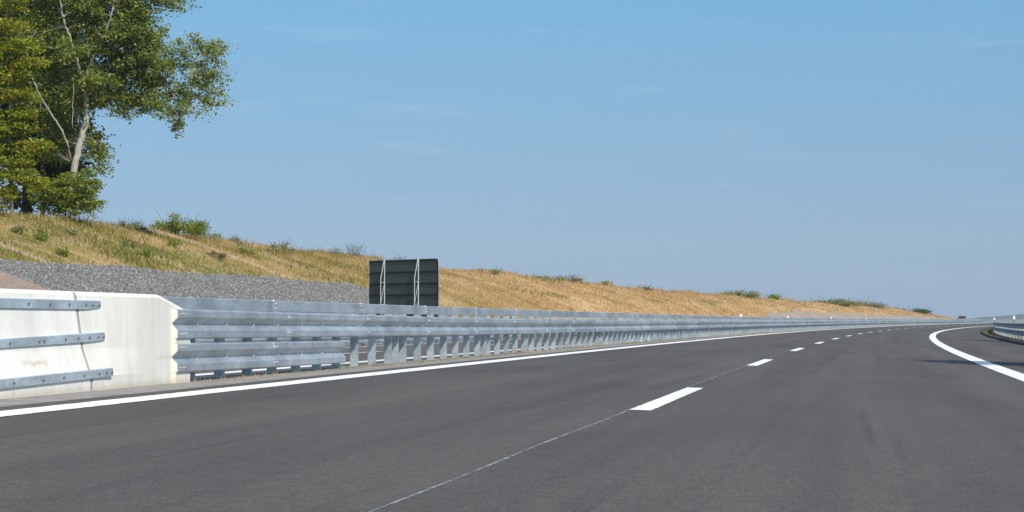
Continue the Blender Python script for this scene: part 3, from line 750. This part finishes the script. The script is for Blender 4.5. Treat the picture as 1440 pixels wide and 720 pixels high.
px_tree('turning_tree', 'yellow green tree with orange tinted leaves at the left edge', 'tree', (15, 300), 85,
    [([(16, 315, 0), (15, 270, 0), (12, 220, 0), (13, 160, 0), (8, 100, 0), (6, 20, 0), (6, -40, 0)], .07, .02)] +
    [([(13, y, 0), (13 + dx * .5, y - 12, -.2), (13 + dx, y - 6, -.4)], .018, .006) for y, dx in ((255, 40), (235, -30), (205, 45), (180, -35), (150, 45), (120, -30), (95, 40), (70, -30), (50, 36))],
    [(20, 248, 36, 11, .9, 1.6, -.2), (50, 258, 18, 8, .5, 1.5, -.3), (8, 272, 22, 12, .9, 1.6, -.2), (30, 208, 38, 10, .9, 1.6, -.2), (10, 226, 30, 12, .9, 1.5, -.2), (18, 180, 34, 12, 1., 1.6, -.2), (36, 160, 26, 9, .8, 1.5, -.4),
     (22, 134, 34, 12, 1., 1.5, -.2), (12, 108, 32, 14, 1., 1.4, -.2), (36, 90, 30, 10, .8, 1.5, -.3), (14, 66, 34, 14, 1., 1.4, -.2), (8, 36, 26, 14, .9, 1.3, -.2), (-20, 200, 26, 60, 1.2, .8, 0), (-20, 90, 26, 60, 1.2, .8, 0), (5, 0, 26, 24, .9, 1., 0)],
    M['autumn'], M['bark'], leaf=.11, clus_r=.30, per=40, dens=1 / 30., flatclus=.32)
px_tree('broadleaf_tree', 'dark shaded broadleaf tree standing deepest in the tree group', 'tree', (38, 306), 97,
    [([(38, 315, 0), (37, 250, 0), (40, 180, 0), (48, 100, 0), (52, 0, 0), (52, -80, 0)], .21, .07), ([(40, 190, 0), (20, 130, .3), (5, 60, .5)], .07, .02), ([(44, 130, 0), (80, 70, .3), (100, 10, .5)], .07, .02)],
    [(50, 110, 62, 70, 1.8, 1., 0), (35, 210, 34, 34, 1.2, 1.1, 0), (70, 195, 34, 52, 1.4, 1., 0), (92, 235, 28, 26, 1., .9, 0), (48, 20, 70, 60, 2., .9, 0), (20, 150, 40, 60, 1.5, 1., 0), (50, -60, 80, 50, 2., .7, 0), (112, 120, 30, 50, 1., .45, 0), (56, 250, 24, 20, .8, .6, 0), (84, 262, 26, 30, .8, .8, 0), (26, 285, 22, 16, .8, .5, 0)],
    M['dark'], M['dbark'], leaf=.19, clus_r=.42, per=40, dens=1 / 34.)
px_tree('broadleaf_tree', 'dark slender tree trunk behind the undergrowth between poplar and turning tree', 'tree', (62, 304), 95,
    [([(60, 315, 0), (58, 250, 0), (62, 170, 0), (60, 60, 0)], .10, .04)],
    [(62, 150, 26, 60, 1., .7, 0), (66, 90, 30, 50, 1., .7, 0), (-30, 200, 40, 90, 1.5, .7, 0)], M['dark'], M['dbark'], leaf=.17, per=36)
px_tree('understory_shrub', 'leafy bright green shrub at the foot of the pale poplar trunk', 'shrub', (95, 304), 88,
    [([(92, 312, 0), (88, 285, 0), (78, 262, 0)], .03, .01), ([(96, 312, 0), (105, 285, 0), (116, 262, 0)], .03, .01)],
    [(84, 270, 34, 19, .9, 1.2, 0), (118, 272, 22, 24, .8, 1.1, 0), (76, 286, 22, 18, .8, 1.1, 0), (104, 291, 30, 14, .8, 1., 0), (98, 254, 24, 10, .6, .8, 0), (136, 258, 11, 10, .4, .8, 0), (60, 268, 16, 9, .5, .9, -.2), (120, 246, 12, 7, .4, .7, 0), (52, 281, 14, 8, .4, .8, -.2), (138, 286, 9, 10, .4, .7, 0)],
    M['shrub'], M['dbark'], leaf=.09, clus_r=.20, per=40, dens=1 / 24., flatclus=.4)
px_tree('understory_shrub', 'pale wispy shrub at the outer right foot of the tree group', 'shrub', (124, 308), 89.5,
    [([(122, 314, 0), (124, 295, 0), (130, 278, 0)], .015, .005)], [(124, 290, 15, 15, .6, .9, 0), (132, 298, 12, 9, .5, .7, 0)],
    M['sage'], M['dbark'], leaf=.06, clus_r=.22, per=26, dens=1 / 30.)
px_tree('understory_shrub', 'small grey green shrub at the extreme left edge of the slope', 'shrub', (3, 312), 80,
    [([(2, 318, 0), (3, 300, 0), (5, 285, 0)], .015, .005)], [(0, 296, 16, 18, .6, 1., 0)], M['sage'], M['dbark'], leaf=.07, clus_r=.22, per=28, dens=1 / 30.)

def crest_shrub(px, py, wpx, hpx, label, mat, name='shrub', d=27.6, leaf=.07, per=26, fl=.6, dens=1 / 16., cat='shrub', stems=5, group='shrubs along the slope', clr=.16):
    """py: pixel row of the foot"""
    s = s_at(px, d); D = float(np.array([-RW(s, d, 0)[0] * math.sin(YAW) + RW(s, d, 0)[1] * math.cos(YAW)]).item())
    ft = RW(s, d, tz(s, d)); k = F / D
    bp = 452.7 - (ft[2] - CAMZ) / D * F
    sc_ = D / 95.
    limbs = []
    for i in range(stems):
        x = px + (i - (stems - 1) / 2) / stems * wpx * .35; x2 = px + (i - (stems - 1) / 2) / stems * wpx * .9
        limbs.append(([(x, bp + 3, 0), ((x + x2) / 2, bp - hpx * .5, rng.uniform(-.2, .2)), (x2, bp - hpx * rng.uniform(.7, 1.02), rng.uniform(-.3, .3))], .012 * sc_, .004 * sc_))
    nc = max(6, int(wpx / 5)); cl = []
    for i in range(nc):
        u = rng.uniform(-1, 1); hh = hpx * (1 - .55 * abs(u)) * rng.uniform(.35, 1.12)
        cl.append((px + u * wpx * .46, bp - hh * .55, max(2., wpx * rng.uniform(.10, .20)), hh * .42, wpx / k * .3, 1.15, rng.uniform(-.4, .4)))
    return px_tree(name, label, cat, (px, bp), D, limbs, cl, mat, M['dbark'], leaf * max(1, sc_ * .8), clr * sc_, per, dens * sc_, fl, group, .0)
crest_shrub(250, 0, 84, 36, 'largest bright green shrub on the crest right of the trees', M['shrub'])
crest_shrub(282, 0, 44, 22, 'low green shrub beside the largest crest shrub', M['shrub'], dens=1 / 22.)
crest_shrub(176, 0, 30, 17, 'small grey green shrub on the crest just right of the trees', M['sage'], dens=1 / 30.)
crest_shrub(196, 0, 16, 13, 'thin wispy grey weed next to the small crest shrub', M['dry'], 'weed_plant', dens=1 / 50., leaf=.04)
crest_shrub(345, 0, 34, 24, 'yellow green bushy weed below the crest, left of the olive shrub', M['shrub'], d=25.3, dens=1 / 26.)
crest_shrub(392, 0, 40, 24, 'broad olive shrub on the slope left of the dry stalks', M['sage'], d=26.2, dens=1 / 24.)
crest_shrub(330, 0, 14, 12, 'little pale weed on the crest between the green shrubs', M['dry'], 'weed_plant', dens=1 / 40., leaf=.045)
crest_shrub(498, 0, 34, 20, 'dry grey stalks sticking up on the crest left of the road sign', M['dry'], 'weed_plant', dens=1 / 34., leaf=.05, fl=1.4, stems=9)
crest_shrub(470, 0, 18, 10, 'low dry stalk tuft left of the grey crest stalks', M['dry'], 'weed_plant', dens=1 / 40., leaf=.05, fl=1.4)
crest_shrub(563, 0, 22, 8, 'thin stalks showing just above the road sign top', M['dry'], 'weed_plant', dens=1 / 50., leaf=.05, fl=1.4)
crest_shrub(684, 0, 34, 7, 'small dark weed on the crest right of the road sign', M['sage'], 'weed_plant', dens=1 / 34.)
crest_shrub(770, 0, 56, 8, 'low spread of green weeds on the middle of the crest', M['sage'], 'weed_plant', dens=1 / 34.)
crest_shrub(800, 0, 34, 10, 'low dark weeds at the right end of the middle crest patch', M['dry'], 'weed_plant', dens=1 / 16.)
crest_shrub(855, 0, 20, 6, 'low dark tuft on the crest past the middle weed patch', M['sage'], 'weed_plant', dens=1 / 30.)
crest_shrub(905, 0, 16, 6, 'tiny dry tuft on the crest between two low weed patches', M['dry'], 'weed_plant', dens=1 / 16.)
crest_shrub(1040, 0, 56, 6, 'low olive scrub on the far crest left of the lone small bush', M['sage'], dens=1 / 10.)
crest_shrub(1091, 0, 16, 10, 'lone small round bush standing on the far crest', M['shrub'], dens=1 / 9.)
crest_shrub(1172, 0, 80, 3.6, 'long low scrub on the far crest past the lone bush', M['sage'], dens=1 / 9.)
crest_shrub(1222, 0, 50, 3, 'last dry scrub on the crest before the slope ends', M['dry'], dens=1 / 9.)
crest_shrub(1288, 0, 50, 2.4, 'dark strip of scrub where the slope runs out', M['dark'], dens=1 / 9.)
for px, d, w_, h_, m_, lb_ in ((27, 25.2, 18, 16, 'sage', 'grey green weed at the far left of the slope'), (58, 24.6, 18, 18, 'shrub', 'upright green weed below the turning tree'),
                               (85, 23.2, 26, 14, 'shrub', 'green weed tuft at the top of the gravel on the left'), (100, 25.6, 26, 11, 'sage', 'olive weed on the slope under the poplar'),
                               (205, 23.8, 24, 14, 'shrub', 'bright weed at the top of the gravel, mid slope'), (245, 25.2, 18, 13, 'shrub', 'dark green weed below the largest crest shrub'),
                               (180, 24.8, 30, 11, 'sage', 'olive weed spread in the middle of the left slope'), (300, 24.2, 26, 10, 'dry', 'dry weed near the pale streak of bare ground')):
    crest_shrub(px, 0, w_, h_, lb_, M[m_], 'weed_plant', d=d, dens=1 / 18., group='weeds on the left slope')

# unseen trees added off the right-hand side to cast shade across the lanes
SUN_EL, SUN_BACK = R(45), R(50)
def shade_tree(s_tip, d_tip, d_tree, cr, label):
    Lr = d_tip - d_tree
    s = s_tip - Lr * math.tan(SUN_BACK); ln = Lr / math.cos(SUN_BACK)
    b = RW(s, d_tree, tz(s, d_tree)); top = float(ln * math.tan(SUN_EL) + BANK * d_tip)
    root = thing('added_shade_tree', label, 'tree', b, 'shade trees added off the right verge')
    w_ = MB(); H = top - float(b[2]) 
    w_.tube([b + np.array([0, 0, z]) for z in (-.2, H * .3, H * .6, H * .95)], [.16, .13, .08, .02], 7)
    n = 420; u = rng.normal(size=(n, 3)); u /= np.linalg.norm(u, axis=1)[:, None]; u *= (rng.random(n) ** .4)[:, None]
    C = b + np.array([0, 0, H * .62]) + u * np.array([cr, cr, H * .36])
    C = (C[:, None] + rng.normal(0, .22, (n, 22, 3))).reshape(-1, 3)
    V, Fc = leaves(C, .2)
    t = w_.build('trunk', M['dbark'], root, True); mk('crown', V, Fc, M['dark'], root)
shade_tree(46.6, -1.7, -8.2, 2.2, 'unseen round dark tree added off the right verge, nearer of two, shading the road')
shade_tree(108., -3.6, -11.6, 2.0, 'unseen round dark tree added off the right verge, farther of two, shading the shoulder')

# ------------------------------------------------------------------ thin summer air
hz = MB(); hz.box((-4300, -3950, -16), (4300, 4550, 26))
hm = bpy.data.materials.new('summer_air'); hm.use_nodes = True; hm.node_tree.nodes.clear()
ho = hm.node_tree.nodes.new('ShaderNodeOutputMaterial'); pv_ = hm.node_tree.nodes.new('ShaderNodeVolumePrincipled')
pv_.inputs['Color'].default_value = (.80, .88, 1., 1); pv_.inputs['Density'].default_value = 1.6e-4; pv_.inputs['Anisotropy'].default_value = .2
hm.node_tree.links.new(pv_.outputs[0], ho.inputs['Volume'])
hz.build('haze', hm, kind='stuff')
# ------------------------------------------------------------------ sun, sky, camera
hd = 0.0                                  # road heading near the camera
sv = np.array([math.cos(SUN_BACK) * math.cos(SUN_EL), -math.sin(SUN_BACK) * math.cos(SUN_EL), math.sin(SUN_EL)])
sl = bpy.data.lights.new('sun', 'SUN'); sl.energy = 3.8; sl.angle = R(.53); sl.color = (1., .94, .85)
so = bpy.data.objects.new('sun', sl); col.objects.link(so)
from mathutils import Vector
so.rotation_euler = Vector(sv).to_track_quat('Z', 'Y').to_euler(); so.location = (30, -20, 40)
wd = bpy.data.worlds.new('World'); sc.world = wd; wd.use_nodes = True
nt = wd.node_tree; nt.nodes.clear()
def WN(t): return nt.nodes.new(t)
out = WN('ShaderNodeOutputWorld'); bg = WN('ShaderNodeBackground'); sky = WN('ShaderNodeTexSky')
sky.sky_type = 'NISHITA'; sky.sun_disc = False; sky.sun_elevation = SUN_EL
sky.sun_rotation = math.atan2(sv[0], sv[1]); sky.air_density = 1.0; sky.dust_density = .6; sky.ozone_density = 2.0; sky.altitude = 200
tc = WN('ShaderNodeTexCoord'); sp_ = WN('ShaderNodeSeparateXYZ'); cb = WN('ShaderNodeCombineXYZ')
nt.links.new(tc.outputs['Generated'], sp_.inputs[0])
mz = WN('ShaderNodeMath'); mz.operation = 'MULTIPLY_ADD'; mz.inputs[1].default_value = .75; mz.inputs[2].default_value = .25
nt.links.new(sp_.outputs[2], mz.inputs[0])
nt.links.new(sp_.outputs[0], cb.inputs[0]); nt.links.new(sp_.outputs[1], cb.inputs[1]); nt.links.new(mz.outputs[0], cb.inputs[2])
nrm = WN('ShaderNodeVectorMath'); nrm.operation = 'NORMALIZE'; nt.links.new(cb.outputs[0], nrm.inputs[0])
nt.links.new(nrm.outputs[0], sky.inputs['Vector'])
# faint high wisps
mp = WN('ShaderNodeMapping'); mp.inputs['Scale'].default_value = (9, 9, 80); mp.inputs['Rotation'].default_value = (R(3), R(4), 0); nt.links.new(tc.outputs['Generated'], mp.inputs[0])
ns = WN('ShaderNodeTexNoise'); ns.inputs['Scale'].default_value = 1.3; ns.inputs['Detail'].default_value = 6; ns.inputs['Roughness'].default_value = .55; nt.links.new(mp.outputs[0], ns.inputs['Vector'])
rp = WN('ShaderNodeValToRGB'); rp.color_ramp.elements[0].position = .58; rp.color_ramp.elements[0].color = (0, 0, 0, 1); rp.color_ramp.elements[1].position = .80; rp.color_ramp.elements[1].color = (.075, .075, .075, 1)
nt.links.new(ns.outputs['Fac'], rp.inputs[0])
mx = WN('ShaderNodeMix'); mx.data_type = 'RGBA'; nt.links.new(rp.outputs[0], mx.inputs[0]); 
tr2 = WN('ShaderNodeValToRGB'); e_ = tr2.color_ramp.elements
for pos_, c_ in ((0., (.87, .72, .58)), (.03, (.905, .785, .64)), (.075, (.80, .85, .74)), (.122, (.70, .905, .835)), (.35, (.72, .93, .92)), (1., (.85, .97, 1.))):
    q_ = e_[0] if pos_ == 0. else (e_[len(e_) - 1] if pos_ == 1. else e_.new(pos_)); q_.position = pos_; q_.color = (*c_, 1)
nt.links.new(sp_.outputs[2], tr2.inputs[0])
tm = WN('ShaderNodeMix'); tm.data_type = 'RGBA'; tm.blend_type = 'MULTIPLY'; tm.inputs[0].default_value = 1
nt.links.new(sky.outputs[0], tm.inputs[6]); nt.links.new(tr2.outputs[0], tm.inputs[7])
nt.links.new(tm.outputs[2], mx.inputs[6]); mx.inputs[7].default_value = (6.2, 6.4, 6.6, 1)
nt.links.new(mx.outputs[2], bg.inputs[0]); bg.inputs[1].default_value = .135
nt.links.new(bg.outputs[0], out.inputs[0])

cd_ = bpy.data.cameras.new('camera'); cam = bpy.data.objects.new('camera', cd_); col.objects.link(cam)
cd_.sensor_width = 36; cd_.lens = 36 * F / 1440; cd_.clip_start = .1; cd_.clip_end = 30000
cam.location = (0, 0, CAMZ)
cam.rotation_euler = (Matrix.Rotation(YAW, 3, 'Z') @ Matrix.Rotation(math.pi / 2 + PITCH, 3, 'X') @ Matrix.Rotation(ROLL, 3, 'Z')).to_euler()
sc.camera = cam
sc.view_settings.view_transform = 'Standard'; sc.view_settings.look = 'None'; sc.view_settings.gamma = 1
sc.view_settings.use_curve_mapping = False; sc.view_settings.exposure = 0.53
